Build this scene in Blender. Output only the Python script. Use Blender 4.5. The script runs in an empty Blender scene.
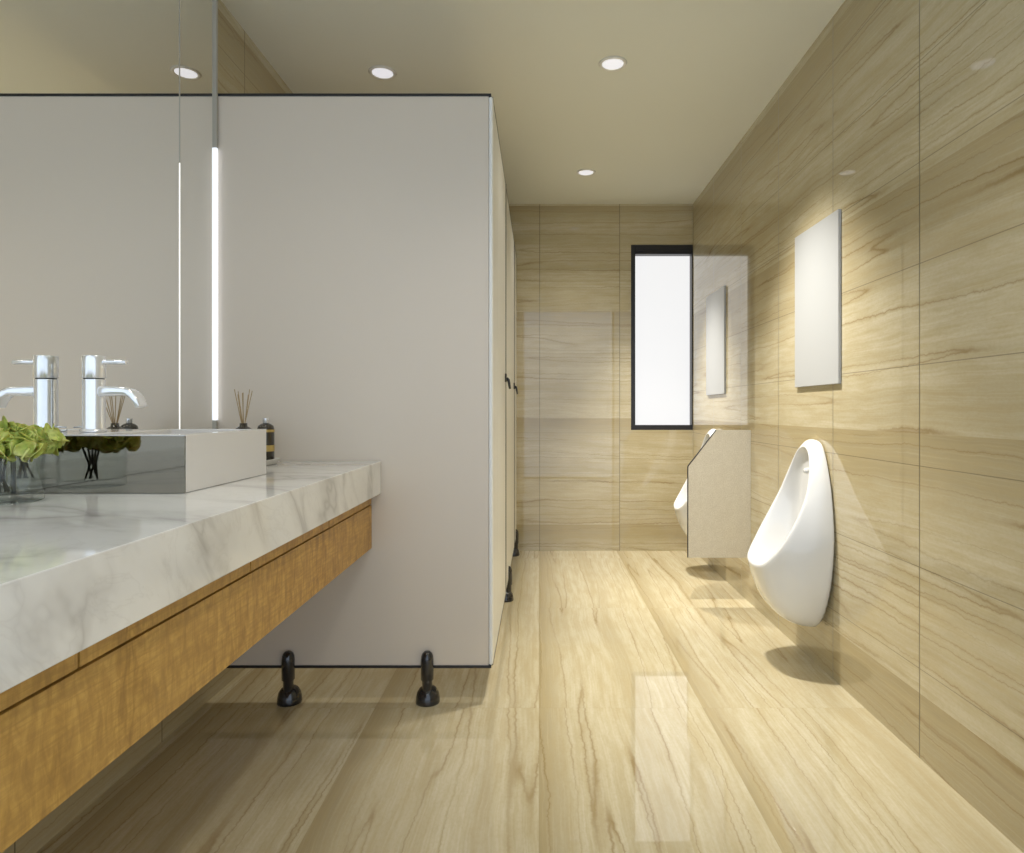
import bpy, bmesh, math, random
from mathutils import Vector, noise as mnoise
random.seed(4)
PI = math.pi
S = bpy.context.scene
COL = S.collection
S.view_settings.view_transform = 'Standard'
S.view_settings.look = 'None'
S.view_settings.exposure = 0.12
S.view_settings.gamma = 1.0
S.view_settings.use_curve_mapping = False

# ------------------------------------------------------------------ helpers
def wloc(o):
    v = Vector(o.location)
    while o.parent:
        o = o.parent; v += o.location
    return v

def obj(name, bm, mat, parent=None, bevel=0.0, smooth=False, segs=2, subsurf=0):
    me = bpy.data.meshes.new(name)
    xs = [v.co.x for v in bm.verts]; ys = [v.co.y for v in bm.verts]; zs = [v.co.z for v in bm.verts]
    c = Vector(((min(xs)+max(xs))/2, (min(ys)+max(ys))/2, min(zs)))
    bmesh.ops.translate(bm, verts=bm.verts, vec=-c)
    bmesh.ops.recalc_face_normals(bm, faces=bm.faces)
    bm.to_mesh(me); bm.free()
    me.materials.append(mat)
    o = bpy.data.objects.new(name, me); COL.objects.link(o)
    if parent:
        o.parent = parent; o.location = c - wloc(parent)
    else:
        o.location = c
    if smooth:
        for p in me.polygons: p.use_smooth = True
    if bevel:
        m = o.modifiers.new('bevel', 'BEVEL'); m.width = bevel; m.segments = segs; m.limit_method = 'ANGLE'
        m.angle_limit = math.radians(40); m.harden_normals = False
    if subsurf:
        m = o.modifiers.new('sub', 'SUBSURF'); m.levels = subsurf; m.render_levels = subsurf
    return o

def thing(name, loc, label, cat, group=None):
    o = bpy.data.objects.new(name, None); COL.objects.link(o)
    o.empty_display_size = 0.05
    o.location = loc; tag(o, label, cat, group)
    return o

def tag(o, label, cat, group=None, kind=None):
    o['label'] = label; o['category'] = cat
    if group: o['group'] = group
    if kind: o['kind'] = kind
    return o

def struct(o, label=None, cat=None):
    o['kind'] = 'structure'
    if label: o['label'] = label
    if cat: o['category'] = cat
    return o

def BM(): return bmesh.new()

def bx(bm, x0, x1, y0, y1, z0, z1):
    vs = [bm.verts.new(p) for p in ((x0,y0,z0),(x1,y0,z0),(x1,y1,z0),(x0,y1,z0),(x0,y0,z1),(x1,y0,z1),(x1,y1,z1),(x0,y1,z1))]
    for f in ((0,3,2,1),(4,5,6,7),(0,1,5,4),(1,2,6,5),(2,3,7,6),(3,0,4,7)):
        bm.faces.new([vs[i] for i in f])
    return bm

def box(x0, x1, y0, y1, z0, z1): return bx(BM(), x0, x1, y0, y1, z0, z1)

def lathe(bm, prof, c=(0,0,0), n=32, sx=1.0, sy=1.0):
    """profile [(r,z)] swept about z; r=0 ends make poles"""
    rings = []
    for r, z in prof:
        if r < 1e-6: rings.append([bm.verts.new((c[0], c[1], c[2]+z))])
        else: rings.append([bm.verts.new((c[0]+r*sx*math.cos(2*PI*i/n), c[1]+r*sy*math.sin(2*PI*i/n), c[2]+z)) for i in range(n)])
    for a, b in zip(rings, rings[1:]):
        for i in range(n):
            j = (i+1) % n
            if len(a) == 1 and len(b) == 1: continue
            if len(a) == 1: bm.faces.new((a[0], b[i], b[j]))
            elif len(b) == 1: bm.faces.new((a[i], b[0], a[j]))
            else: bm.faces.new((a[i], b[i], b[j], a[j]))
    return bm

def tube(bm, pts, rad, n=12, flat=1.0):
    """swept tube with capped ends through pts; rad may be list"""
    pts = [Vector(p) for p in pts]
    if not isinstance(rad, (list, tuple)): rad = [rad]*len(pts)
    rings = []
    up0 = Vector((0, 1, 0))
    for i, p in enumerate(pts):
        d = (pts[min(i+1, len(pts)-1)] - pts[max(i-1, 0)]).normalized()
        a = up0 - d*up0.dot(d)
        if a.length < 1e-3: a = Vector((1,0,0)) - d*d.x
        a.normalize(); b = d.cross(a)
        rings.append([bm.verts.new(p + a*math.cos(2*PI*k/n)*rad[i] + b*math.sin(2*PI*k/n)*rad[i]*flat) for k in range(n)])
    for r0, r1 in zip(rings, rings[1:]):
        for k in range(n):
            j = (k+1) % n
            bm.faces.new((r0[k], r0[j], r1[j], r1[k]))
    bm.faces.new(rings[0][::-1]); bm.faces.new(rings[-1])
    return bm

# ------------------------------------------------------------------ materials
def new_mat(name):
    m = bpy.data.materials.new(name); m.use_nodes = True
    nt = m.node_tree; nt.nodes.clear()
    out = nt.nodes.new('ShaderNodeOutputMaterial')
    p = nt.nodes.new('ShaderNodeBsdfPrincipled')
    nt.links.new(p.outputs[0], out.inputs[0])
    return m, nt, p

def plain(name, col, rough=0.5, metal=0.0, coat=0.0, var=0.03, vs=6.0, spec=0.5, emit=None, es=1.0):
    m, nt, p = new_mat(name)
    tc = nt.nodes.new('ShaderNodeTexCoord'); nz = nt.nodes.new('ShaderNodeTexNoise')
    nz.inputs['Scale'].default_value = vs; nz.inputs['Detail'].default_value = 4
    nt.links.new(tc.outputs['Object'], nz.inputs['Vector'])
    mx = nt.nodes.new('ShaderNodeMix'); mx.data_type = 'RGBA'
    mx.inputs[6].default_value = tuple(c*(1-var) for c in col)+(1,)
    mx.inputs[7].default_value = tuple(min(1, c*(1+var)) for c in col)+(1,)
    nt.links.new(nz.outputs['Fac'], mx.inputs[0]); nt.links.new(mx.outputs[2], p.inputs['Base Color'])
    p.inputs['Roughness'].default_value = rough; p.inputs['Metallic'].default_value = metal
    p.inputs['Coat Weight'].default_value = coat; p.inputs['Coat Roughness'].default_value = 0.05
    p.inputs['Specular IOR Level'].default_value = spec
    if emit:
        p.inputs['Emission Color'].default_value = tuple(emit)+(1,); p.inputs['Emission Strength'].default_value = es
    return m

class G:
    """tiny node graph builder"""
    def __init__(s, nt): s.nt = nt
    def _set(s, sock, v):
        if hasattr(v, 'is_output'): s.nt.links.new(v, sock)
        else: sock.default_value = v
    def m(s, op, a, b=None, c=None, clamp=False):
        n = s.nt.nodes.new('ShaderNodeMath'); n.operation = op; n.use_clamp = clamp
        s._set(n.inputs[0], a)
        if b is not None: s._set(n.inputs[1], b)
        if c is not None: s._set(n.inputs[2], c)
        return n.outputs[0]
    def vec(s, x, y, z=0.0):
        n = s.nt.nodes.new('ShaderNodeCombineXYZ')
        s._set(n.inputs[0], x); s._set(n.inputs[1], y); s._set(n.inputs[2], z)
        return n.outputs[0]
    def noise(s, v, scale=1.0, detail=3.0, rough=0.5, dist=0.0):
        n = s.nt.nodes.new('ShaderNodeTexNoise'); s._set(n.inputs['Vector'], v)
        n.inputs['Scale'].default_value = scale; n.inputs['Detail'].default_value = detail
        n.inputs['Roughness'].default_value = rough; n.inputs['Distortion'].default_value = dist
        return n.outputs['Fac']
    def white(s, v):
        n = s.nt.nodes.new('ShaderNodeTexWhiteNoise'); n.noise_dimensions = '3D'; s._set(n.inputs['Vector'], v)
        return n.outputs['Value']
    def ramp(s, f, stops, interp='LINEAR'):
        n = s.nt.nodes.new('ShaderNodeValToRGB'); s._set(n.inputs[0], f)
        e = n.color_ramp.elements; n.color_ramp.interpolation = interp
        while len(e) < len(stops): e.new(0.5)
        for el, (p, c) in zip(e, stops):
            el.position = p; el.color = (c if len(c) == 4 else tuple(c)+(1,)) if isinstance(c, tuple) else (c, c, c, 1)
        return n.outputs[0]
    def mix(s, f, a, b, mode='MIX'):
        n = s.nt.nodes.new('ShaderNodeMix'); n.data_type = 'RGBA'; n.blend_type = mode
        s._set(n.inputs[0], f)
        for k, v in ((6, a), (7, b)):
            if isinstance(v, tuple): v = v if len(v) == 4 else v+(1,)
            s._set(n.inputs[k], v)
        return n.outputs[2]

def travertine(name, ua, va, tu, tv, u0, v0, slab, seed=0.0, bright=1.0, rough=0.02, grout=0.0016, gcol=(0.10,0.085,0.05), gs=(1.0,1.0), warp=0.07):
    """vein cut travertine: veins run along world axis ua; slab = (length, height, u offset, v offset, dark edge width, side)"""
    m, nt, p = new_mat(name); g = G(nt)
    geo = nt.nodes.new('ShaderNodeNewGeometry'); sp = nt.nodes.new('ShaderNodeSeparateXYZ')
    nt.links.new(geo.outputs['Position'], sp.inputs[0])
    U = sp.outputs[ua]; V = sp.outputs[va]
    fu = g.m('DIVIDE', g.m('SUBTRACT', U, u0), tu); fv = g.m('DIVIDE', g.m('SUBTRACT', V, v0), tv)
    su, sv, so, svo, dw, side = slab
    gu_ = g.m('DIVIDE', g.m('SUBTRACT', U, so), su); gv_ = g.m('DIVIDE', g.m('SUBTRACT', V, svo), sv)
    iu = g.m('FLOOR', gu_); iv = g.m('FLOOR', gv_)
    r1 = g.white(g.vec(iu, iv, seed)); r2 = g.white(g.vec(iv, iu, seed+5.3))
    uo = g.m('ADD', U, g.m('MULTIPLY', r1, 0.6)); vo = g.m('ADD', V, g.m('MULTIPLY', iv, 3.37))
    vo = g.m('ADD', vo, g.m('MULTIPLY', r2, 0.02))
    w1 = g.noise(g.vec(g.m('MULTIPLY', uo, 1.1), g.m('MULTIPLY', vo, 2.0), seed), 1.0, 2.0)
    w2 = g.noise(g.vec(g.m('MULTIPLY', uo, 6.0), g.m('MULTIPLY', vo, 5.0), seed+2), 1.0, 7.0, 0.66)
    vw = g.m('ADD', vo, g.m('ADD', g.m('MULTIPLY', g.m('SUBTRACT', w1, 0.5), warp), g.m('MULTIPLY', g.m('SUBTRACT', w2, 0.5), 0.022)))
    band = g.noise(g.vec(g.m('MULTIPLY', uo, 0.35), g.m('MULTIPLY', vw, 7.0), seed+11), 1.0, 2.0)
    fine = g.noise(g.vec(g.m('MULTIPLY', uo, 1.4), g.m('MULTIPLY', vw, 60.0), seed+21), 1.0, 5.0, 0.65)
    cloud = g.noise(g.vec(g.m('MULTIPLY', uo, 5.0), g.m('MULTIPLY', vw, 26.0), seed+27), 1.0, 4.0, 0.6)
    w3 = g.noise(g.vec(g.m('MULTIPLY', uo, 32.0), g.m('MULTIPLY', vo, 14.0), seed+3), 1.0, 4.0, 0.7)
    vj = g.m('ADD', vw, g.m('MULTIPLY', g.m('SUBTRACT', w3, 0.5), 0.020))
    vn = g.noise(g.vec(g.m('MULTIPLY', uo, 0.28), g.m('MULTIPLY', vj, 9.0), seed+31), 1.0, 1.0)
    vk = g.noise(g.vec(g.m('MULTIPLY', uo, 1.5), g.m('MULTIPLY', vw, 9.0), seed+41), 1.0, 3.0)
    vl = g.ramp(g.m('ABSOLUTE', g.m('SUBTRACT', g.m('FRACT', g.m('MULTIPLY', vn, 4.4)), 0.5)), [(0.0, 1.0), (0.014, 0.75), (0.035, 0.28), (0.11, 0.0)])
    vl = g.m('MULTIPLY', vl, g.ramp(vk, [(0.36, 0.30), (0.56, 1.0)]))
    b = bright
    lightc = (0.62*b, 0.56*b, 0.395*b); midc = (0.515*b, 0.45*b, 0.295*b); dark = (0.36*b, 0.29*b, 0.155*b); vein = (0.27*b, 0.18*b, 0.065*b)
    c = g.ramp(band, [(0.34, midc), (0.53, lightc), (0.75, lightc)])
    # dark stone edge of every slab
    fr = g.m('FRACT', gv_)
    if side < 0: fr = g.m('SUBTRACT', 1.0, fr)
    fr = g.m('ADD', fr, g.m('MULTIPLY', g.m('SUBTRACT', fine, 0.5), dw*0.9/sv))
    dk = g.ramp(fr, [(max(0.0, 1-2.2*dw/sv), 0.0), (1-dw/sv, 0.55), (1.0, 0.95)])
    c = g.mix(g.m('MULTIPLY', dk, g.m('ADD', 0.75, g.m('MULTIPLY', r1, 0.25))), c, dark)
    c = g.mix(g.ramp(fine, [(0.35, 0.42), (0.58, 0.0)]), c, (0.46*b, 0.37*b, 0.19*b))
    c = g.mix(g.ramp(cloud, [(0.40, 0.42), (0.58, 0.0)]), c, (0.46*b, 0.37*b, 0.20*b))
    st = g.noise(g.vec(g.m('MULTIPLY', uo, 2.2), g.m('MULTIPLY', vw, 150.0), seed+51), 1.0, 3.0, 0.6)
    c = g.mix(g.ramp(st, [(0.36, 0.13), (0.52, 0.0)]), c, (0.44*b, 0.35*b, 0.18*b))
    c = g.mix(g.ramp(st, [(0.52, 0.0), (0.68, 0.16)]), c, (0.72*b, 0.65*b, 0.48*b))
    gr = g.noise(g.vec(g.m('MULTIPLY', U, 70.0), g.m('MULTIPLY', V, 110.0), seed), 1.0, 3.0, 0.6)
    c = g.mix(g.ramp(gr, [(0.38, 0.16), (0.55, 0.0)]), c, (0.42*b, 0.33*b, 0.17*b))
    c = g.mix(g.m('MULTIPLY', vl, 0.72), c, vein)
    du = g.m('MULTIPLY', g.m('SUBTRACT', 0.5, g.m('ABSOLUTE', g.m('SUBTRACT', g.m('FRACT', fu), 0.5))), tu)
    dv = g.m('MULTIPLY', g.m('SUBTRACT', 0.5, g.m('ABSOLUTE', g.m('SUBTRACT', g.m('FRACT', fv), 0.5))), tv)
    gu = g.m('MULTIPLY', g.m('LESS_THAN', du, grout*1.5), gs[0]); gv = g.m('MULTIPLY', g.m('LESS_THAN', dv, grout), gs[1])
    gm = g.m('MAXIMUM', gu, gv)
    c = g.mix(gm, c, gcol)
    nt.links.new(c, p.inputs['Base Color'])
    nt.links.new(g.m('ADD', rough, g.m('MULTIPLY', gm, 0.3)), p.inputs['Roughness'])
    p.inputs['IOR'].default_value = 1.72
    return m

EYE = 1.10; H = 2.71; XR = 1.203; XL = -1.25; YB = 5.08; YN = -0.36; XM = -1.215
M = {}
M['trav_right'] = travertine('travertine_right', 1, 2, 0.605, 0.32, YB, 0.923-0.32*3, (1.21, 0.82, 0.24, 0.205, 0.16, 1), seed=1.0, gs=(0.85,0.5))
M['trav_far'] = travertine('travertine_far', 0, 2, 0.625, 0.32, 0.005, 0.923-0.32*3, (1.25, 0.83, 0.63, 0.205, 0.08, 1), seed=7.0, gs=(0.5,0.15), grout=0.0022)
M['trav_left'] = travertine('travertine_left', 1, 2, 0.605, 0.32, YB+0.1, 0.923-0.32*3, (1.21, 0.82, 0.24, 0.205, 0.16, 1), seed=13.0, gs=(0.7,0.5))
M['trav_floor'] = travertine('travertine_floor', 1, 0, 1.21, 0.605, 2.40, 0.0, (1.21, 0.605, 2.40, 0.0, 0.05, -1), seed=19.0, gs=(0.10,0.12), gcol=(0.25,0.19,0.1), warp=0.07, bright=0.98)
M['ceiling'] = plain('cream_plaster', (0.79,0.79,0.685), 0.85, var=0.015, vs=1.5)
M['panel'] = plain('laminate_grey', (0.69,0.62,0.53), 0.33, var=0.01, vs=1.5, spec=0.35)
M['panel_side'] = plain('laminate_cream', (0.74,0.735,0.69), 0.35, var=0.01, vs=1.5)
M['post'] = plain('post_white', (0.84,0.84,0.81), 0.3, var=0.01)
M['black'] = plain('black_trim', (0.012,0.012,0.014), 0.35, var=0.1)
M['blackgloss'] = plain('black_nylon', (0.014,0.014,0.017), 0.16, var=0.1, coat=0.5)
M['ceramic'] = plain('white_ceramic', (0.77,0.77,0.76), 0.07, var=0.01, coat=0.6)
M['basin'] = plain('basin_ceramic', (0.74,0.72,0.69), 0.10, var=0.01, coat=0.5)
M['chrome'] = plain('chrome', (0.95,0.96,0.98), 0.14, metal=0.55, var=0.01, coat=0.6)
M['steel'] = plain('polished_steel', (0.185,0.165,0.125), 0.04, metal=1.0, var=0.02)
M['mirror'] = plain('mirror_silver', (0.95,0.955,0.94), 0.0, metal=1.0, var=0.0)
M['white_panel'] = plain('white_lacquer', (0.47,0.48,0.48), 0.30, var=0.01, vs=2)
M['metal_grey'] = plain('satin_aluminium', (0.45,0.43,0.38), 0.3, metal=0.1, var=0.03)
M['led'] = plain('led_diffuser', (0.8,0.8,0.8), 0.4, emit=(0.80,0.87,1.0), es=0.88)  # emission stands in for a bright reflection on the mirror's end bevel
M['led_dim'] = plain('led_line', (0.8,0.8,0.8), 0.4, emit=(0.97,0.97,0.92), es=0.9)  # emission stands in for the reflection along the mirror seam
M['lamp'] = plain('downlight_glass', (0.6,0.6,0.6), 0.4, emit=(0.93,0.93,1.0), es=0.60)
M['trimwhite'] = plain('downlight_trim', (0.78,0.76,0.68), 0.3, var=0.01)
M['pane'] = plain('window_glow', (0.1,0.1,0.1), 0.25, emit=(1.0,1.0,1.0), es=0.80)
M['pane_near'] = plain('frosted_glow', (0.2,0.2,0.2), 0.5, emit=(0.70,0.82,1.0), es=1.45)  # glowing front inferred from its reflection; its full width is added fill
M['screen'] = None
M['green'] = None
M['stem'] = plain('dark_stem', (0.05,0.05,0.03), 0.5, var=0.2)
M['reed'] = plain('reed', (0.42,0.30,0.15), 0.7, var=0.2, vs=80)
M['bottle'] = plain('dark_bottle', (0.035,0.028,0.018), 0.08, var=0.1, coat=0.5)
M['gold'] = plain('gold_label', (0.50,0.36,0.12), 0.35, metal=0.4, var=0.15, vs=40)
M['cap'] = plain('silver_cap', (0.75,0.77,0.80), 0.2, metal=0.7, var=0.02)
M['dish'] = plain('dish_porcelain', (0.78,0.76,0.70), 0.15, var=0.02)

def glass(name, col):
    m = bpy.data.materials.new(name); m.use_nodes = True; nt = m.node_tree; nt.nodes.clear(); g = G(nt)
    out = nt.nodes.new('ShaderNodeOutputMaterial'); tr = nt.nodes.new('ShaderNodeBsdfTransparent'); gl = nt.nodes.new('ShaderNodeBsdfGlossy')
    mx = nt.nodes.new('ShaderNodeMixShader')
    lw = nt.nodes.new('ShaderNodeLayerWeight'); lw.inputs[0].default_value = 0.35
    nt.links.new(g.mix(g.ramp(lw.outputs['Facing'], [(0.70, 0.0), (0.95, 1.0)]), col, (0.30,0.31,0.30)), tr.inputs[0]); gl.inputs['Roughness'].default_value = 0.01
    nt.links.new(g.ramp(lw.outputs['Facing'], [(0.0, 0.035), (0.6, 0.06), (1.0, 0.55)]), mx.inputs[0]); nt.links.new(tr.outputs[0], mx.inputs[1]); nt.links.new(gl.outputs[0], mx.inputs[2])
    nt.links.new(mx.outputs[0], out.inputs[0])
    return m
M['glass'] = glass('clear_glass', (0.97,0.985,0.98))

def mk_screen():
    m, nt, p = new_mat('speckled_screen'); g = G(nt); tc = nt.nodes.new('ShaderNodeTexCoord')
    n = g.noise(tc.outputs['Object'], 160.0, 3.0, 0.7); n2 = g.noise(tc.outputs['Object'], 30.0, 4.0)
    c = g.ramp(n, [(0.35, (0.50,0.45,0.35)), (0.6, (0.62,0.575,0.47))])
    c = g.mix(g.ramp(n2, [(0.4, 0.15), (0.6, 0.0)]), c, (0.42,0.36,0.26))
    nt.links.new(c, p.inputs['Base Color']); p.inputs['Roughness'].default_value = 0.28
    return m
M['screen'] = mk_screen()

def mk_marble():
    m, nt, p = new_mat('white_marble'); g = G(nt); geo = nt.nodes.new('ShaderNodeNewGeometry')
    sp = nt.nodes.new('ShaderNodeSeparateXYZ'); nt.links.new(geo.outputs['Position'], sp.inputs[0])
    x, y, z = sp.outputs
    # veins run diagonally across the slab and carry on down the front
    s = g.m('ADD', g.m('MULTIPLY', x, 0.7), g.m('MULTIPLY', z, 1.0))
    v = g.vec(g.m('ADD', g.m('MULTIPLY', y, 1.0), g.m('MULTIPLY', s, 0.75)), g.m('SUBTRACT', g.m('MULTIPLY', s, 0.9), g.m('MULTIPLY', y, 0.25)), 0.3)
    d1 = g.noise(v, 1.9, 4.0, 0.5); d2 = g.noise(v, 5.5, 5.0, 0.6, 0.8); big = g.noise(v, 1.4, 2.0)
    a = g.ramp(g.m('ABSOLUTE', g.m('SUBTRACT', d1, 0.5)), [(0.0, 1.0), (0.010, 0.55), (0.04, 0.15), (0.10, 0.0)])
    b = g.ramp(g.m('ABSOLUTE', g.m('SUBTRACT', d2, 0.47)), [(0.0, 0.7), (0.012, 0.2), (0.03, 0.0)])
    k = g.ramp(big, [(0.38, 0.45), (0.62, 1.0)])
    c = g.mix(g.ramp(g.noise(v, 1.8, 5.0), [(0.42, 0.35), (0.62, 0.0)]), (0.87,0.865,0.84), (0.70,0.685,0.65))
    c = g.mix(g.m('MULTIPLY', g.m('MULTIPLY', a, k), 0.60), c, (0.34,0.32,0.30))
    c = g.mix(g.m('MULTIPLY', g.m('MULTIPLY', b, k), 0.16), c, (0.40,0.37,0.33))
    q = g.vec(g.m('MULTIPLY', g.m('ADD', y, g.m('MULTIPLY', s, 0.55)), 3.2), g.m('MULTIPLY', s, 1.3), 4.0)
    d3 = g.noise(q, 1.0, 5.0, 0.55, 0.25)
    e = g.ramp(g.m('ABSOLUTE', g.m('SUBTRACT', d3, 0.5)), [(0.0, 1.0), (0.010, 0.65), (0.035, 0.22), (0.09, 0.0)])
    kk = g.ramp(g.noise(q, 1.7, 2.0), [(0.40, 0.2), (0.60, 1.0)])
    c = g.mix(g.m('MULTIPLY', g.m('MULTIPLY', e, kk), 0.62), c, (0.40,0.38,0.36))
    nt.links.new(c, p.inputs['Base Color']); p.inputs['Roughness'].default_value = 0.06
    return m
M['marble'] = mk_marble()

def mk_wood():
    m, nt, p = new_mat('figured_oak'); g = G(nt); geo = nt.nodes.new('ShaderNodeNewGeometry')
    sp = nt.nodes.new('ShaderNodeSeparateXYZ'); nt.links.new(geo.outputs['Position'], sp.inputs[0])
    x, y, z = sp.outputs
    fig = g.noise(g.vec(g.m('MULTIPLY', y, 60.0), g.m('MULTIPLY', z, 16.0), x), 1.0, 4.0, 0.65, 0.6)
    cross = g.noise(g.vec(g.m('MULTIPLY', y, 14.0), g.m('MULTIPLY', z, 150.0), x), 1.0, 3.0, 0.6, 0.5)
    broad = g.noise(g.vec(g.m('MULTIPLY', y, 7.0), g.m('MULTIPLY', z, 1.0), x), 1.0, 2.0)
    c = g.ramp(fig, [(0.34, (0.33,0.175,0.034)), (0.5, (0.49,0.275,0.056)), (0.66, (0.62,0.37,0.09))])
    c = g.mix(g.ramp(cross, [(0.40, 0.40), (0.60, 0.0)]), c, (0.25,0.12,0.022))
    c = g.mix(g.ramp(broad, [(0.40, 0.0), (0.65, 0.30)]), c, (0.58,0.35,0.10))
    nt.links.new(c, p.inputs['Base Color']); p.inputs['Roughness'].default_value = 0.42
    return m
M['wood'] = mk_wood()

def mk_petal():
    m, nt, p = new_mat('lime_petal'); g = G(nt); tc = nt.nodes.new('ShaderNodeTexCoord')
    n = g.noise(tc.outputs['Object'], 18.0, 3.0); n2 = g.noise(tc.outputs['Object'], 120.0, 3.0)
    c = g.ramp(n, [(0.35, (0.30,0.38,0.05)), (0.5, (0.56,0.62,0.13)), (0.65, (0.82,0.82,0.32))])
    c = g.mix(g.ramp(n2, [(0.4, 0.25), (0.6, 0.0)]), c, (0.15,0.22,0.03))
    nt.links.new(c, p.inputs['Base Color']); p.inputs['Roughness'].default_value = 0.55
    p.inputs['Subsurface Weight'].default_value = 0.15; p.inputs['Subsurface Scale'].default_value = 0.01
    return m
M['green'] = mk_petal()

# ------------------------------------------------------------------ room shell
struct(obj('floor', box(XL-0.1, XR+0.1, YN-0.1, YB+0.2, -0.1, 0.0), M['trav_floor']))
struct(obj('ceiling', box(XL-0.1, XR+0.1, YN-0.1, YB+0.2, H, H+0.1), M['ceiling']))
struct(obj('wall_right', box(XR, XR+0.1, YN-0.1, YB+0.2, 0, H), M['trav_right']))
struct(obj('wall_left', box(XL-0.1, XL, YN-0.1, YB+0.2, 0, H), M['trav_left']))
# far wall around the window opening, which reaches the right wall
WX0, WZ0, WZ1 = 0.719, 0.944, 2.392
b = BM()
bx(b, XL, WX0, YB, YB+0.2, 0, H); bx(b, WX0, XR, YB, YB+0.2, 0, WZ0); bx(b, WX0, XR, YB, YB+0.2, WZ1, H)
struct(obj('wall_far', b, M['trav_far']))
w = bpy.data.objects.new('window_1', None); COL.objects.link(w); w.location = ((WX0+XR)/2, YB+0.03, WZ0)
struct(w, 'tall black framed window in the far wall, bright white outside', 'window')
b = BM(); fy0, fy1 = YB+0.005, YB+0.10
bx(b, WX0, WX0+0.034, fy0, fy1, WZ0, WZ1); bx(b, XR-0.008, XR-0.001, fy0, fy1, WZ0, WZ1)
bx(b, WX0+0.034, XR-0.008, fy0, fy1, WZ1-0.072, WZ1); bx(b, WX0+0.034, XR-0.008, fy0, fy1, WZ0, WZ0+0.038)
obj('window_frame', b, M['black'], w)
obj('transom_bar', box(WX0+0.034, XR-0.008, YB-0.004, fy0, WZ1-0.05, WZ1-0.002), M['black'], w, bevel=0.003)
obj('window_pane', box(WX0+0.034, XR-0.008, YB+0.075, YB+0.085, WZ0+0.038, WZ1-0.072), M['pane'], w)
# frosted glass front behind the viewer, widened to full width as added fill light
w = bpy.data.objects.new('window_2', None); COL.objects.link(w); w.location = (0, YN-0.05, 0)
struct(w, 'full height frosted glass front behind the viewer', 'window')
obj('window_pane', box(XL+0.015, XR-0.015, YN-0.06, YN-0.04, 0.015, H-0.015), M['pane_near'], w)
b = BM()
bx(b, XL+0.001, XL+0.015, YN-0.1, YN, 0, H); bx(b, XR-0.015, XR-0.001, YN-0.1, YN, 0, H)
bx(b, XL+0.015, XR-0.015, YN-0.1, YN, H-0.015, H-0.0005); bx(b, XL+0.015, XR-0.015, YN-0.1, YN, 0.0005, 0.015)
obj('window_frame', b, M['black'], w)

# ------------------------------------------------------------------ downlights
def downlight(x, y, label, group='recessed ceiling downlights', energy=60, ang=118, blend=1.0, col=(1.0,0.94,0.84), soft=0.045):
    t = thing('ceiling_downlight', (x, y, H), label, 'light', group)
    n = 40
    b = BM()
    lathe(b, [(0.050, -0.004), (0.054, -0.007), (0.062, -0.006), (0.066, -0.0005), (0.050, -0.0005), (0.050,-0.004)], (x, y, H), n)
    obj('trim_ring', b, M['trimwhite'], t, smooth=True)
    b = BM(); lathe(b, [(0, -0.0035), (0.046, -0.0035), (0.0495, -0.0025), (0.0495, -0.0008), (0, -0.0008)], (x, y, H), n)
    obj('diffuser', b, M['lamp'], t)
    L = bpy.data.lights.new('downlight_lamp', 'SPOT'); L.energy = energy; L.spot_size = math.radians(ang); L.spot_blend = blend
    L.shadow_soft_size = soft; L.color = col
    lo = bpy.data.objects.new('downlight_lamp', L); COL.objects.link(lo); lo.parent = t; lo.location = (0, 0, -0.03)
    return t
downlight(0.343, 3.02, 'round downlight in open ceiling, in front of the larger white panel', energy=24)
downlight(0.318, 4.40, 'small round downlight in ceiling nearest the far wall window', energy=22)
downlight(-0.746, 3.10, 'round ceiling downlight above the first toilet cubicle', energy=44)
downlight(0.33, 1.62, 'ceiling downlight over the floor beside the vanity counter', energy=42, soft=0.12)
downlight(-0.75, 1.62, 'ceiling downlight over the basin', energy=20, soft=0.2)
downlight(0.33, 0.22, 'ceiling downlight close to the frosted glass front', energy=16)
def wall_spot(x, y, tx, energy, ang=78, blend=0.75):
    L = bpy.data.lights.new('wall_washer_lamp', 'SPOT'); L.energy = energy; L.spot_size = math.radians(ang); L.spot_blend = blend
    L.shadow_soft_size = 0.05; L.color = (1.0, 0.96, 0.89)
    o = bpy.data.objects.new('wall_washer_lamp', L); COL.objects.link(o); o.location = (x, y, H-0.03)
    o.rotation_euler = (Vector((tx, y, 0))-Vector((x, y, H-0.03))).to_track_quat('-Z', 'Y').to_euler()
wall_spot(0.50, 2.83, 1.00, 265, 76, 1.0); wall_spot(0.50, 4.47, 1.00, 290, 62, 1.0)

# ------------------------------------------------------------------ toilet cubicles
PY = 2.45; PX = -0.176; PZ0, PZ1 = 0.128, 2.292; TH = 0.022
cub = thing('toilet_cubicle_row', ((XL+PX)/2, (PY+YB)/2, 0), 'row of pale grey laminate toilet cubicles standing on black feet, with cream doors', 'toilet cubicle')
obj('side_panel', box(XL+0.002, PX-0.014, PY, PY+TH, PZ0+0.010, PZ1-0.010), M['panel'], cub)
b = BM()
bx(b, XL+0.002, PX-0.004, PY-0.004, PY+TH+0.004, PZ1-0.010, PZ1); obj('top_trim', b, M['black'], cub, bevel=0.0015)
obj('bottom_trim', box(XL+0.002, PX-0.004, PY-0.004, PY+TH+0.004, PZ0, PZ0+0.010), M['black'], cub, bevel=0.0015)
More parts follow.
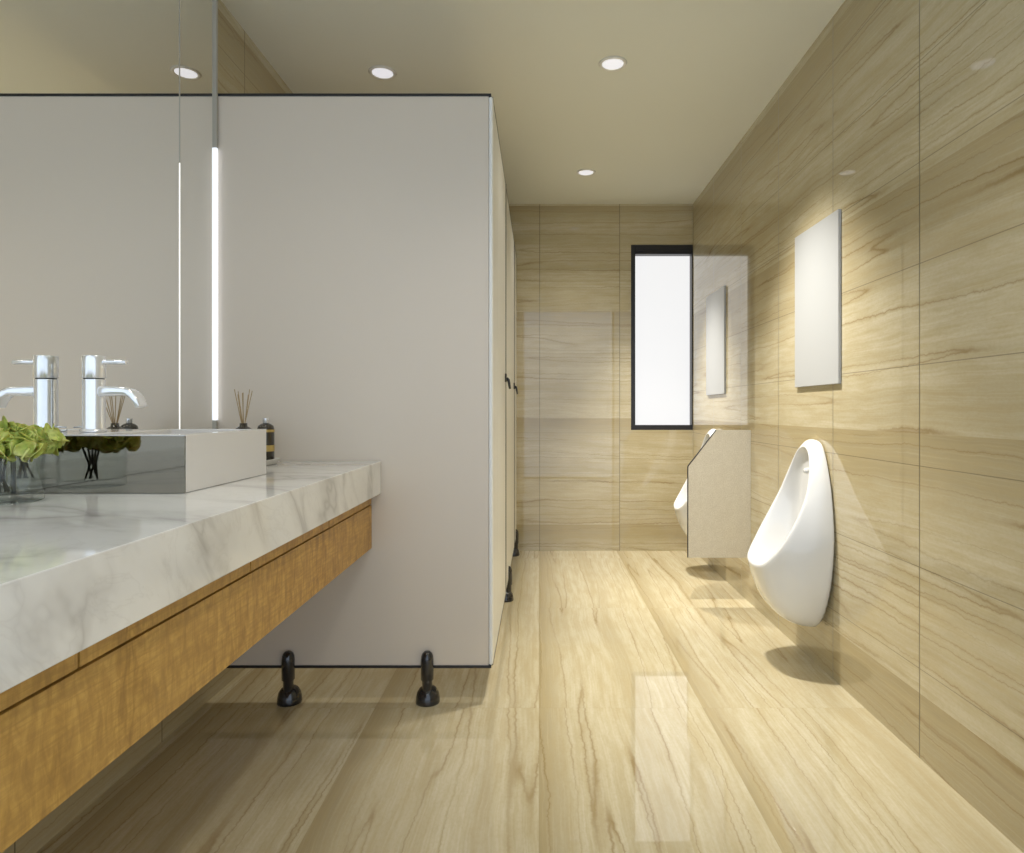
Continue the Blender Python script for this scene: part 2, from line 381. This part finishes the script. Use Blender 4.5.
# rounded corner post
obj('corner_post', box(PX-0.0135, PX+0.002, PY-0.001, PY+0.06, PZ0+0.0105, PZ1-0.0105), M['post'], cub, bevel=0.006, segs=4)
def front(name, y0, y1, z0=PZ0+0.006, z1=PZ1-0.006, x=PX):
    return obj(name, box(x-TH, x, y0, y1, z0, z1), M['panel_side'], cub, bevel=0.0015)
front('pilaster', PY+0.061, 2.745)
D1 = front('door', 2.750, 3.425)
front('pilaster', 3.447, 3.80)
D2 = front('door', 3.806, 4.60)
front('pilaster', 4.622, YB-0.001)
for y in (3.436, 4.611):
    obj('edge_strip', box(PX-TH, PX+0.003, y-0.009, y+0.009, PZ0, PZ1), M['black'], cub, bevel=0.001)
b = BM(); bx(b, PX-TH-0.001, PX+0.001, PY+0.0275, YB-0.001, PZ1-0.0055, PZ1+0.001); obj('head_rail', b, M['black'], cub)
b = BM(); bx(b, PX-TH-0.001, PX+0.001, PY+0.0275, 3.80, PZ0, PZ0+0.0055)
bx(b, PX-TH-0.001, PX+0.001, 3.806, YB-0.001, PZ0, PZ0+0.0055); obj('kick_trim', b, M['black'], cub)
obj('divider_panel', box(XL+0.002, PX-TH-0.001, 3.78, 3.78+TH, PZ0, PZ1-0.01), M['panel'], cub)
def handle(door, y):
    b = BM(); z = 1.265
    bx(b, PX+0.0005, PX+0.010, y-0.020, y+0.020, z-0.022, z+0.024)
    h = obj('handle', b, M['blackgloss'], door, bevel=0.004)
    b = BM(); tube(b, [(PX+0.009, y, z), (PX+0.018, y, z-0.010), (PX+0.022, y, z-0.030), (PX+0.026, y, z-0.056)], [0.008, 0.008, 0.007, 0.006], 10)
    obj('lever', b, M['blackgloss'], door, smooth=True)
handle(D1, 3.36); handle(D2, 4.50)
def foot(cx, cy, face):
    """floor foot: rounded clamp in front of the panel on a domed base; face points out of the panel"""
    ox, oy = face; px, py = cx+ox*0.020, cy+oy*0.014
    b = BM()
    lathe(b, [(0, 0.198), (0.010, 0.196), (0.018, 0.189), (0.022, 0.179), (0.0238, 0.165), (0.0240, 0.092), (0.0195, 0.088), (0.0185, 0.050), (0.0175, 0.030), (0, 0.030)], (px, py, 0), 28)
    f = obj('foot', b, M['blackgloss'], cub, smooth=True)
    b = BM()
    lathe(b, [(0, 0.062), (0.018, 0.060), (0.031, 0.052), (0.040, 0.038), (0.044, 0.022), (0.0455, 0.008), (0.0455, 0.0006), (0, 0.0006)], (cx+ox*0.006, cy-oy*0.000, 0), 28)
    obj('foot_base', b, M['blackgloss'], f, smooth=True)
foot(-0.940, PY, (0,-1)); foot(-0.419, PY, (0,-1))
foot(PX-0.022, 3.76, (1,0)); foot(PX-0.022, 4.92, (1,0))

# ------------------------------------------------------------------ mirrors
ZC = 0.907
Yseam = 2.199
m1 = thing('mirror', (XM, 0.9, ZC), 'tall frameless wall mirror behind the basin and faucet', 'mirror')
obj('mirror_glass', box(XL+0.001, XM, YN+0.001, Yseam-0.003, ZC+0.001, H-0.002), M['mirror'], m1)
obj('light_line', box(XL+0.02, XM+0.0015, Yseam-0.0028, Yseam-0.0002, ZC+0.01, 1.935), M['led_dim'], m1)  # seam bevel's bright reflection put in as a glowing line, no lamp
obj('edge_line', box(XL+0.02, XM+0.0015, Yseam-0.0028, Yseam-0.0002, 1.937, H-0.003), M['metal_grey'], m1)
m2 = thing('mirror', (XM, 2.3, ZC), 'narrow mirror strip between the thin bright joint line and the cubicle panel', 'mirror')
obj('mirror_glass', box(XL+0.001, XM, Yseam, PY-0.0175, ZC+0.001, H-0.002), M['mirror'], m2)
obj('light_strip', box(XL+0.001, XM+0.008, PY-0.017, PY-0.006, 1.062, 2.082), M['led'], m2)  # window reflection in the end bevel, drawn as a glowing strip
obj('edge_profile', box(XL+0.001, XM+0.008, PY-0.017, PY-0.006, 2.083, H-0.002), M['metal_grey'], m2)
obj('edge_profile', box(XL+0.001, XM+0.008, PY-0.017, PY-0.006, ZC+0.001, 1.061), M['metal_grey'], m2)

# ------------------------------------------------------------------ vanity
CX = -0.595
ct = obj('worktop', box(XL+0.001, CX, YN+0.001, PY-0.005, ZC-0.121, ZC), M['marble'], bevel=0.0018)
tag(ct, 'thick white marble worktop with grey veins carrying the basin', 'worktop')
WXF = -0.629; WZB, WZT = 0.581, ZC-0.1215; GZ = 0.745
cab = thing('vanity_cabinet', (-0.93, 1.05, WZB), 'golden figured wood vanity base hung beneath the marble worktop', 'cabinet')
obj('body', box(XL+0.001, WXF-0.020, YN+0.002, PY-0.006, WZB+0.004, WZT-0.001), M['wood'], cab)
obj('front_panel', box(WXF-0.019, WXF, YN+0.002, PY-0.006, WZB, GZ-0.002), M['wood'], cab, bevel=0.001)
ys = [YN+0.002, 0.36, 0.89, 1.42, 1.95, PY-0.006]
for a, c in zip(ys, ys[1:]):
    obj('top_rail', box(WXF-0.019, WXF-0.001, a+0.0025, c-0.0025, GZ+0.002, WZT-0.001), M['wood'], cab)

# basin
BX0, BX1, BY0, BY1, BZ1 = -1.209, -0.818, 1.502, 1.952, 1.043
ba = thing('basin', ((BX0+BX1)/2, (BY0+BY1)/2, ZC), 'rectangular glossy white vessel basin on the marble worktop', 'basin')
b = BM()
outer = [(BX0,BY0+0.004),(BX1,BY0+0.004),(BX1,BY1),(BX0,BY1)]
ix0, ix1, iy0, iy1 = BX0+0.115, BX1-0.018, BY0+0.024, BY1-0.018
inner = [(ix0,iy0),(ix1,iy0),(ix1,iy1),(ix0,iy1)]
inb = [(ix0+0.03,iy0+0.03),(ix1-0.03,iy0+0.03),(ix1-0.03,iy1-0.03),(ix0+0.03,iy1-0.03)]
R = [[b.verts.new((x,y,z)) for x,y in ring] for ring, z in ((outer,ZC+0.0006),(outer,BZ1),(inner,BZ1),(inner,BZ1-0.06),(inb,BZ1-0.095))]
for r0, r1 in zip(R, R[1:]):
    for i in range(4):
        j = (i+1) % 4; b.faces.new((r0[i], r0[j], r1[j], r1[i]))
b.faces.new(R[0][::-1]); b.faces.new(R[-1])
obj('bowl', b, M['basin'], ba, bevel=0.003, segs=3)
fp = obj('front_plate', box(BX0, BX1-0.0005, BY0, BY0+0.0035, ZC+0.0008, BZ1-0.003), M['steel'], ba)
fp['label'] = 'dark polished reflective plate on the near face'
b = BM(); lathe(b, [(0,0.004),(0.018,0.004),(0.023,0.001),(0.023,0),(0,0)], (-1.0, 1.727, BZ1-0.0945), 24)
obj('drain', b, M['chrome'], ba, smooth=True)

# faucet
FX, FY = -1.153, 1.684
fa = thing('faucet', (FX, FY, BZ1), 'tall chrome single lever faucet with curved spout on the basin rim', 'faucet')
b = BM(); lathe(b, [(0,0.0006),(0.030,0.0006),(0.030,0.004),(0.0275,0.006),(0.0265,0.010),(0.0265,0.1355),(0.0255,0.1365),(0,0.1365)], (FX,FY,BZ1), 40)
obj('body', b, M['chrome'], fa, smooth=True, bevel=0.0006)
b = BM(); lathe(b, [(0,0.1367),(0.0235,0.1367),(0.0235,0.1390),(0,0.1390)], (FX,FY,BZ1), 32)
obj('joint_ring', b, M['black'], fa)
b = BM(); lathe(b, [(0,0.1392),(0.0265,0.1392),(0.027,0.1400),(0.027,0.1955),(0.0262,0.1968),(0,0.1972)], (FX,FY,BZ1), 40)
cp = obj('cap', b, M['chrome'], fa, smooth=True, bevel=0.0005)
b = BM(); tube(b, [(FX+0.020,FY,1.2245),(FX+0.050,FY,1.2245),(FX+0.085,FY,1.2235)], [0.0072,0.0070,0.0068], 16, flat=0.9)
obj('lever', b, M['chrome'], fa, smooth=True, bevel=0.0006)
b = BM()
# blade spout: width along y, swept in xz
path = [(FX+0.018,1.148),(FX+0.045,1.1485),(FX+0.070,1.1488),(FX+0.086,1.148),(FX+0.098,1.1445),(FX+0.108,1.137),(FX+0.117,1.124),(FX+0.124,1.108)]
th = [0.0140,0.0130,0.0122,0.0115,0.0105,0.0092,0.0080,0.0068]; wd = [0.017,0.018,0.019,0.0195,0.020,0.020,0.020,0.0195]
rings = []
for i, (x, z) in enumerate(path):
    x0, z0 = path[max(i-1,0)]; x1, z1 = path[min(i+1,len(path)-1)]
    d = Vector((x1-x0, 0, z1-z0)).normalized(); n = Vector((-d.z, 0, d.x))
    ring = []
    for k in range(16):
        a = 2*PI*k/16; ca, sa = math.cos(a), math.sin(a)
        e = 0.45
        ring.append(b.verts.new(Vector((x, FY, z)) + Vector((0,1,0))*wd[i]*math.copysign(abs(ca)**e, ca) + n*th[i]*math.copysign(abs(sa)**e, sa)))
    rings.append(ring)
for r0, r1 in zip(rings, rings[1:]):
    for k in range(16): b.faces.new((r0[k], r0[(k+1)%16], r1[(k+1)%16], r1[k]))
b.faces.new(rings[0]); b.faces.new(rings[-1][::-1])
obj('spout', b, M['chrome'], fa, smooth=True, bevel=0.0006)
b = BM(); tube(b, [(FX-0.020,FY,BZ1+0.004),(FX-0.022,FY,BZ1+0.010),(FX-0.030,FY,BZ1+0.014),(FX-0.052,FY,BZ1+0.012)], 0.0022, 8)
tube(b, [(FX-0.020,FY+0.012,BZ1+0.001),(FX-0.045,FY+0.012,BZ1+0.004)], 0.003, 8)
obj('lift_rod', b, M['chrome'], fa, smooth=True)

# ------------------------------------------------------------------ vase with flowers
VX, VY, VR, VH = -1.128, 1.362, 0.074, 0.097
b = BM()
lathe(b, [(0,0.0008),(VR-0.004,0.0008),(VR,0.004),(VR,VH-0.001),(VR-0.001,VH),(VR-0.0025,VH),(VR-0.0035,VH-0.001),(VR-0.0035,0.022),(VR-0.010,0.018),(0,0.017)], (VX,VY,ZC), 64)
tag(obj('glass_vase', b, M['glass'], smooth=True), 'short clear glass cylinder vase holding green flowers on the worktop', 'vase')
fl = thing('flower_bouquet', (VX, VY, ZC+0.02), 'bunch of lime green ruffled hydrangea heads standing in the glass vase', 'flowers')
for k in range(5):
    b = BM(); a = 2*PI*k/5+0.3; r = 0.012+0.005*(k%3)
    tube(b, [(VX+r*0.9*math.cos(a+1.2), VY+r*0.9*math.sin(a+1.2), ZC+0.0205), (VX+0.4*r*math.cos(a), VY+0.4*r*math.sin(a), ZC+0.06), (VX+r*1.3*math.cos(a), VY+r*1.3*math.sin(a), ZC+0.12)], 0.0026, 8)
    obj('stem', b, M['stem'], fl, smooth=True)
def petal(bm, c, nrm, size, seed):
    nrm = nrm.normalized(); t = nrm.orthogonal().normalized(); s = nrm.cross(t); ang = random.random()*2*PI
    t2 = t*math.cos(ang)+s*math.sin(ang); s2 = nrm.cross(t2)
    nu, nv = 6, 7; g = []
    for i in range(nu):
        row = []; u = i/(nu-1)
        wdt = size*(0.25+1.1*math.sin(PI*min(1, u*0.80+0.08))) * 0.55
        for j in range(nv):
            v = j/(nv-1)*2-1
            ruf = (math.sin(v*6.0+seed)*0.16*u + 0.32*v*v + 0.26*math.sin(seed*3+u*3.2)*u)*size
            row.append(bm.verts.new(c + t2*(u-0.15)*size*(1-0.16*v*v*u) + s2*v*wdt + nrm*(ruf - 0.45*size*u*u)))
        g.append(row)
    for i in range(nu-1):
        for j in range(nv-1): bm.faces.new((g[i][j], g[i+1][j], g[i+1][j+1], g[i][j+1]))
heads = [(-1.075,1.345,0.050,0.043),(-1.105,1.300,0.055,0.043),(-1.14,1.36,0.078,0.043),(-1.075,1.405,0.055,0.040),(-1.15,1.415,0.055,0.042),(-1.150,1.30,0.050,0.040),(-1.10,1.36,0.070,0.042)]
for q, (hx, hy, hz, hr) in enumerate(heads):
    b = BM(); c0 = Vector((hx, hy, ZC+VH-0.006+hz*0.62))
    for k in range(34):
        zz = 1-1.75*(k+0.5)/34; a = k*2.39996+q
        rr = math.sqrt(max(0, 1-zz*zz)); d = Vector((rr*math.cos(a), rr*math.sin(a), zz))
        c = c0 + Vector((d.x, d.y, d.z*0.62))*hr*(0.55+0.35*random.random())
        petal(b, c, d+Vector((random.uniform(-.5,.5), random.uniform(-.5,.5), random.uniform(-.1,.5))), 0.026+0.010*random.random(), random.random()*6)
    for v in b.verts:
        if v.co.x < XM+0.004: v.co.x = XM+0.004+0.1*(XM+0.004-v.co.x)*0
        v.co.y = min(v.co.y, BY0-0.006)
        # keep inside the vase mouth below its rim
        if v.co.z < ZC+VH+0.002:
            d = Vector((v.co.x-VX, v.co.y-VY)); 
            if d.length > VR-0.006 and d.length < VR+0.004: v.co.z = ZC+VH+0.002
            elif d.length >= VR+0.004: v.co.z = max(v.co.z, ZC+VH-0.012)
    o = obj('flower_head', b, M['green'], fl, smooth=True)
    so = o.modifiers.new('thick', 'SOLIDIFY'); so.thickness = 0.0007

# ------------------------------------------------------------------ tray and toiletries
TX, TY = -0.985, 2.255
b = BM()
def rrect(x0, x1, y0, y1, r, z, n=6):
    pts = []
    for cx, cy, a0 in ((x1-r,y1-r,0),(x0+r,y1-r,PI/2),(x0+r,y0+r,PI),(x1-r,y0+r,3*PI/2)):
        for i in range(n+1):
            a = a0+PI/2*i/n; pts.append((cx+r*math.cos(a), cy+r*math.sin(a), z))
    return pts
def loft(bm, rings, cap0=True, cap1=True):
    R = [[bm.verts.new(p) for p in r] for r in rings]; n = len(R[0])
    for r0, r1 in zip(R, R[1:]):
        for i in range(n): bm.faces.new((r0[i], r0[(i+1)%n], r1[(i+1)%n], r1[i]))
    if cap0: bm.faces.new(R[0][::-1])
    if cap1: bm.faces.new(R[-1])
tx0, tx1, ty0, ty1 = -1.05, -0.930, 2.150, 2.355
loft(b, [rrect(tx0+.012,tx1-.012,ty0+.012,ty1-.012,.012,ZC+.0006), rrect(tx0,tx1,ty0,ty1,.018,ZC+.020), rrect(tx0+.003,tx1-.003,ty0+.003,ty1-.003,.016,ZC+.021), rrect(tx0+.012,tx1-.012,ty0+.012,ty1-.012,.012,ZC+.006)])
tag(obj('tray', b, M['dish'], bevel=0.0006), 'small white dish tray behind the basin carrying the diffuser and bottle', 'tray')
TZ = ZC+0.0066
rd = thing('reed_diffuser', (-0.998, 2.195, TZ), 'round dark reed diffuser with a fan of thin tan sticks behind the basin', 'diffuser')
b = BM(); lathe(b, [(0,0),(0.032,0),(0.036,0.004),(0.036,0.104),(0.032,0.118),(0.020,0.128),(0.013,0.131),(0.012,0.142),(0.009,0.142),(0.009,0.130),(0,0.128)], (-0.998,2.195,TZ), 32)
obj('bottle', b, M['bottle'], rd, smooth=True)
for k in range(8):
    a = k*2.4; r = 0.004; e = 0.036*(0.55+0.45*((k*3)%8)/7)
    b = BM(); x, y = -0.998, 2.195
    z1 = 1.170-0.006*((k*5)%4)
    tube(b, [(x+r*math.cos(a), y+r*math.sin(a), TZ+0.131), (x+e*math.cos(a*1.0+0.3)*1.1, y+e*math.sin(a), z1)], 0.0013, 6)
    obj('reed', b, M['reed'], rd)
bt = thing('toiletry_bottle', (-0.972, 2.31, TZ), 'slim dark bottle with gold label and silver cap beside the reed diffuser', 'bottle')
bxx, byy = -0.972, 2.312
b = BM(); lathe(b, [(0,0),(0.026,0),(0.029,0.003),(0.029,0.118),(0.026,0.130),(0.017,0.137),(0.010,0.140),(0,0.140)], (bxx,byy,TZ), 32)
obj('bottle_body', b, M['bottle'], bt, smooth=True)
for z0, z1 in ((0.108,0.117),(0.040,0.062)):
    b = BM(); n = 20; v0=[]; v1=[]
    for i in range(n+1):
        a = -PI*0.75+PI*1.2*i/n
        r = 0.0296 if z1 < 0.1 else 0.0297
        v0.append(b.verts.new((bxx+r*math.cos(a), byy+r*math.sin(a), TZ+z0))); v1.append(b.verts.new((bxx+r*math.cos(a), byy+r*math.sin(a), TZ+min(z1,0.117))))
    for i in range(n): b.faces.new((v0[i], v0[i+1], v1[i+1], v1[i]))
    obj('label', b, M['gold'], bt)
b = BM(); lathe(b, [(0,0.1402),(0.010,0.1402),(0.0105,0.1410),(0.0105,0.156),(0.0095,0.157),(0,0.157)], (bxx,byy,TZ), 24)
obj('cap', b, M['cap'], bt, smooth=True, bevel=0.0004)

# ------------------------------------------------------------------ white wall panels
o = obj('wall_panel', box(XR-0.013, XR-0.0005, 2.585, 3.025, 1.205, 1.900), M['white_panel'], bevel=0.0015)
tag(o, 'plain white rectangular wall panel above the nearer urinal', 'wall panel', None)
o = obj('wall_panel', box(XR-0.013, XR-0.0005, 4.18, 4.63, 1.205, 1.900), M['white_panel'], bevel=0.0015)
tag(o, 'plain white rectangular wall panel above the farther urinal, near the window', 'wall panel', None)

# ------------------------------------------------------------------ urinals
def lerp(a, b, t): return a+(b-a)*t
def interp(tab, t):
    for (t0, v0), (t1, v1) in zip(tab, tab[1:]):
        if t <= t1:
            k = (t-t0)/(t1-t0); k = k*k*(3-2*k) if False else k
            return lerp(v0, v1, k)
    return tab[-1][1]
def urinal(cy, label):
    t = thing('urinal', (XR-0.16, cy, 0.195), label, 'urinal')
    N = 48
    W = XR-0.0008
    def rimpt(th):
        # th=0 top, pi bottom ; egg outline in the slanted plane
        c = math.cos(th); s = math.sin(th)
        q = (1-c)/2                                 # 0 top .. 1 tip
        hw = 0.192*(abs(s)**0.90)*(0.64+0.40*q)      # half width, wider low down
        y = math.copysign(hw, s) if abs(s) > 1e-6 else 0.0
        x = interp([(0,1.152),(0.06,1.148),(0.2,1.134),(0.4,1.102),(0.6,1.048),(0.8,0.984),(0.93,0.935),(1,0.922)], q)
        z = interp([(0,0.950),(0.06,0.925),(0.2,0.850),(0.4,0.738),(0.6,0.625),(0.8,0.515),(0.93,0.447),(1,0.427)], q)
        return Vector((x, cy+y, z))
    def wallpt(th):
        c = math.cos(th); s = math.sin(th)
        q = (1-c)/2
        hw = 0.200*(abs(s)**0.55)*interp([(0,0.66),(0.25,0.88),(0.5,1.0),(0.75,0.97),(0.9,0.88),(1,0.80)], q)
        y = math.copysign(hw, s) if abs(s) > 1e-6 else 0.0
        z = interp([(0,0.966),(0.5,0.57),(1,0.173)], q)
        return Vector((W, cy+y, z))
    def ctrl(th, A, B):
        c = math.cos(th); s = math.sin(th); q = (1-c)/2
        # pull outward: for the tip the underside sweeps down before reaching the wall
        P = A.lerp(B, 0.5)
        P.y = cy + lerp(B.y-cy, A.y-cy, 0.25)*1.05
        P.x = lerp(A.x+0.030, A.x+0.058, q**2)
        P.z = lerp(lerp(A.z, B.z, 0.55)+0.030*(1-q)**2, 0.150, q**3)
        return P
    ths = [2*PI*i/N for i in range(N)]
    rings = []
    # outer: from wall to rim
    for k in range(0, 13):
        u = 1-k/12
        r = []
        for th in ths:
            A = rimpt(th); B = wallpt(th); C = ctrl(th, A, B)
            r.append(A*(1-u)**2 + C*2*u*(1-u) + B*u*u)
        rings.append(r)
    # rim roll and inside
    cen = Vector((1.03, cy, 0.69))
    def inward(th, f, push):
        A = rimpt(th)
        cc = Vector((interp([(0,1.152),(1,0.922)], (1-math.cos(th))/2), cy, A.z))
        P = Vector((A.x, cy+(A.y-cy)*f, cen.z+(A.z-cen.z)*(1-(1-f)*0.45)))
        # move along the slanted plane towards centre, and push back to the wall
        P.x = A.x + (cen.x-A.x)*(1-f)*0.5 + push
        return P
    rings.append([inward(th, 0.955, -0.003) for th in ths])
    rings.append([inward(th, 0.90, 0.000) for th in ths])
    rings.append([inward(th, 0.865, 0.010) for th in ths])
    for f, pz in ((0.80, 0.040), (0.70, 0.075), (0.56, 0.105), (0.38, 0.125), (0.18, 0.135)):
        r = []
        for th in ths:
            P = inward(th, 0.865, 0.0)
            q = (1-math.cos(th))/2
            tgt = Vector((min(1.165, P.x+pz*lerp(0.5, 1.9, q)), cy, lerp(P.z, 0.60, 0.3)))
            P2 = Vector((min(1.170, P.x+pz*lerp(0.45, 1.6, q)), cy+(P.y-cy)*(f/0.865), lerp(P.z, lerp(0.62, 0.36, q), (1-f/0.865)*0.7)))
            P2.z -= 0.10*q*min(1, pz/0.12)
            r.append(P2)
        rings.append(r)
    b = BM()
    Rv = [[b.verts.new(p) for p in r] for r in rings]
    for r0, r1 in zip(Rv, Rv[1:]):
        for i in range(N): b.faces.new((r0[i], r0[(i+1)%N], r1[(i+1)%N], r1[i]))
    b.faces.new(Rv[0][::-1])
    last = Rv[-1]; cc = b.verts.new(sum((v.co for v in last), Vector())/N)
    for i in range(N): b.faces.new((last[i], last[(i+1)%N], cc))
    body = obj('bowl', b, M['ceramic'], t, smooth=True, subsurf=1)
    # water inlet knob inside the top of the bowl
    b = BM(); tube(b, [(1.170,cy-0.03,0.842),(1.146,cy-0.03,0.838),(1.138,cy-0.03,0.836)], [0.013,0.013,0.008], 16)
    obj('water_inlet', b, M['ceramic'], t, smooth=True)
    # drain cover low in the bowl
    b = BM(); lathe(b, [(0,0.004),(0.022,0.004),(0.028,0.0),(0,0.0)], (1.06,cy,0.402), 24)
    obj('drain_cover', b, M['chrome'], t, smooth=True)
    return t
urinal(2.82, 'larger, nearer white ceramic wall hung urinal with pointed lip')
urinal(4.41, 'farther white ceramic wall urinal half hidden behind the privacy screen')

# privacy screen between the urinals
SY = 3.69
def plate(bm, pts, y0, y1):
    loft(bm, [[(x, y0, z) for x, z in pts], [(x, y1, z) for x, z in pts]])
sc = thing('privacy_screen', (1.02, SY, 0.262), 'beige speckled urinal privacy screen with cut corner, fixed to the right wall', 'privacy screen')
pts = [(0.848,0.262),(XR-0.0008,0.262),(XR-0.0008,0.986),(1.008,0.986),(0.848,0.778)]
b = BM(); plate(b, pts, SY, SY+0.012); obj('screen_panel', b, M['screen'], sc)
e = [(0.8475,0.262),(0.8475,0.779),(1.0078,0.9865),(1.0045,0.9865),(0.844,0.780),(0.844,0.262)]
b = BM(); plate(b, e, SY-0.001, SY+0.013); obj('edge_trim', b, M['black'], sc)

# ------------------------------------------------------------------ world and camera
wd_ = bpy.data.worlds.new('World'); S.world = wd_; wd_.use_nodes = True
wd_.node_tree.nodes['Background'].inputs[0].default_value = (0.9, 0.95, 1.0, 1); wd_.node_tree.nodes['Background'].inputs[1].default_value = 0.6

cd = bpy.data.cameras.new('camera'); cam = bpy.data.objects.new('camera', cd); COL.objects.link(cam)
cam.location = (0, 0, EYE); cam.rotation_euler = (PI/2, 0, 0)
cd.sensor_fit = 'HORIZONTAL'; cd.sensor_width = 36.0
cd.lens = 650/1024*36
cd.shift_x = -(539-512)/1024; cd.shift_y = -(426.5-410)/1024
cd.clip_start = 0.02
S.camera = cam
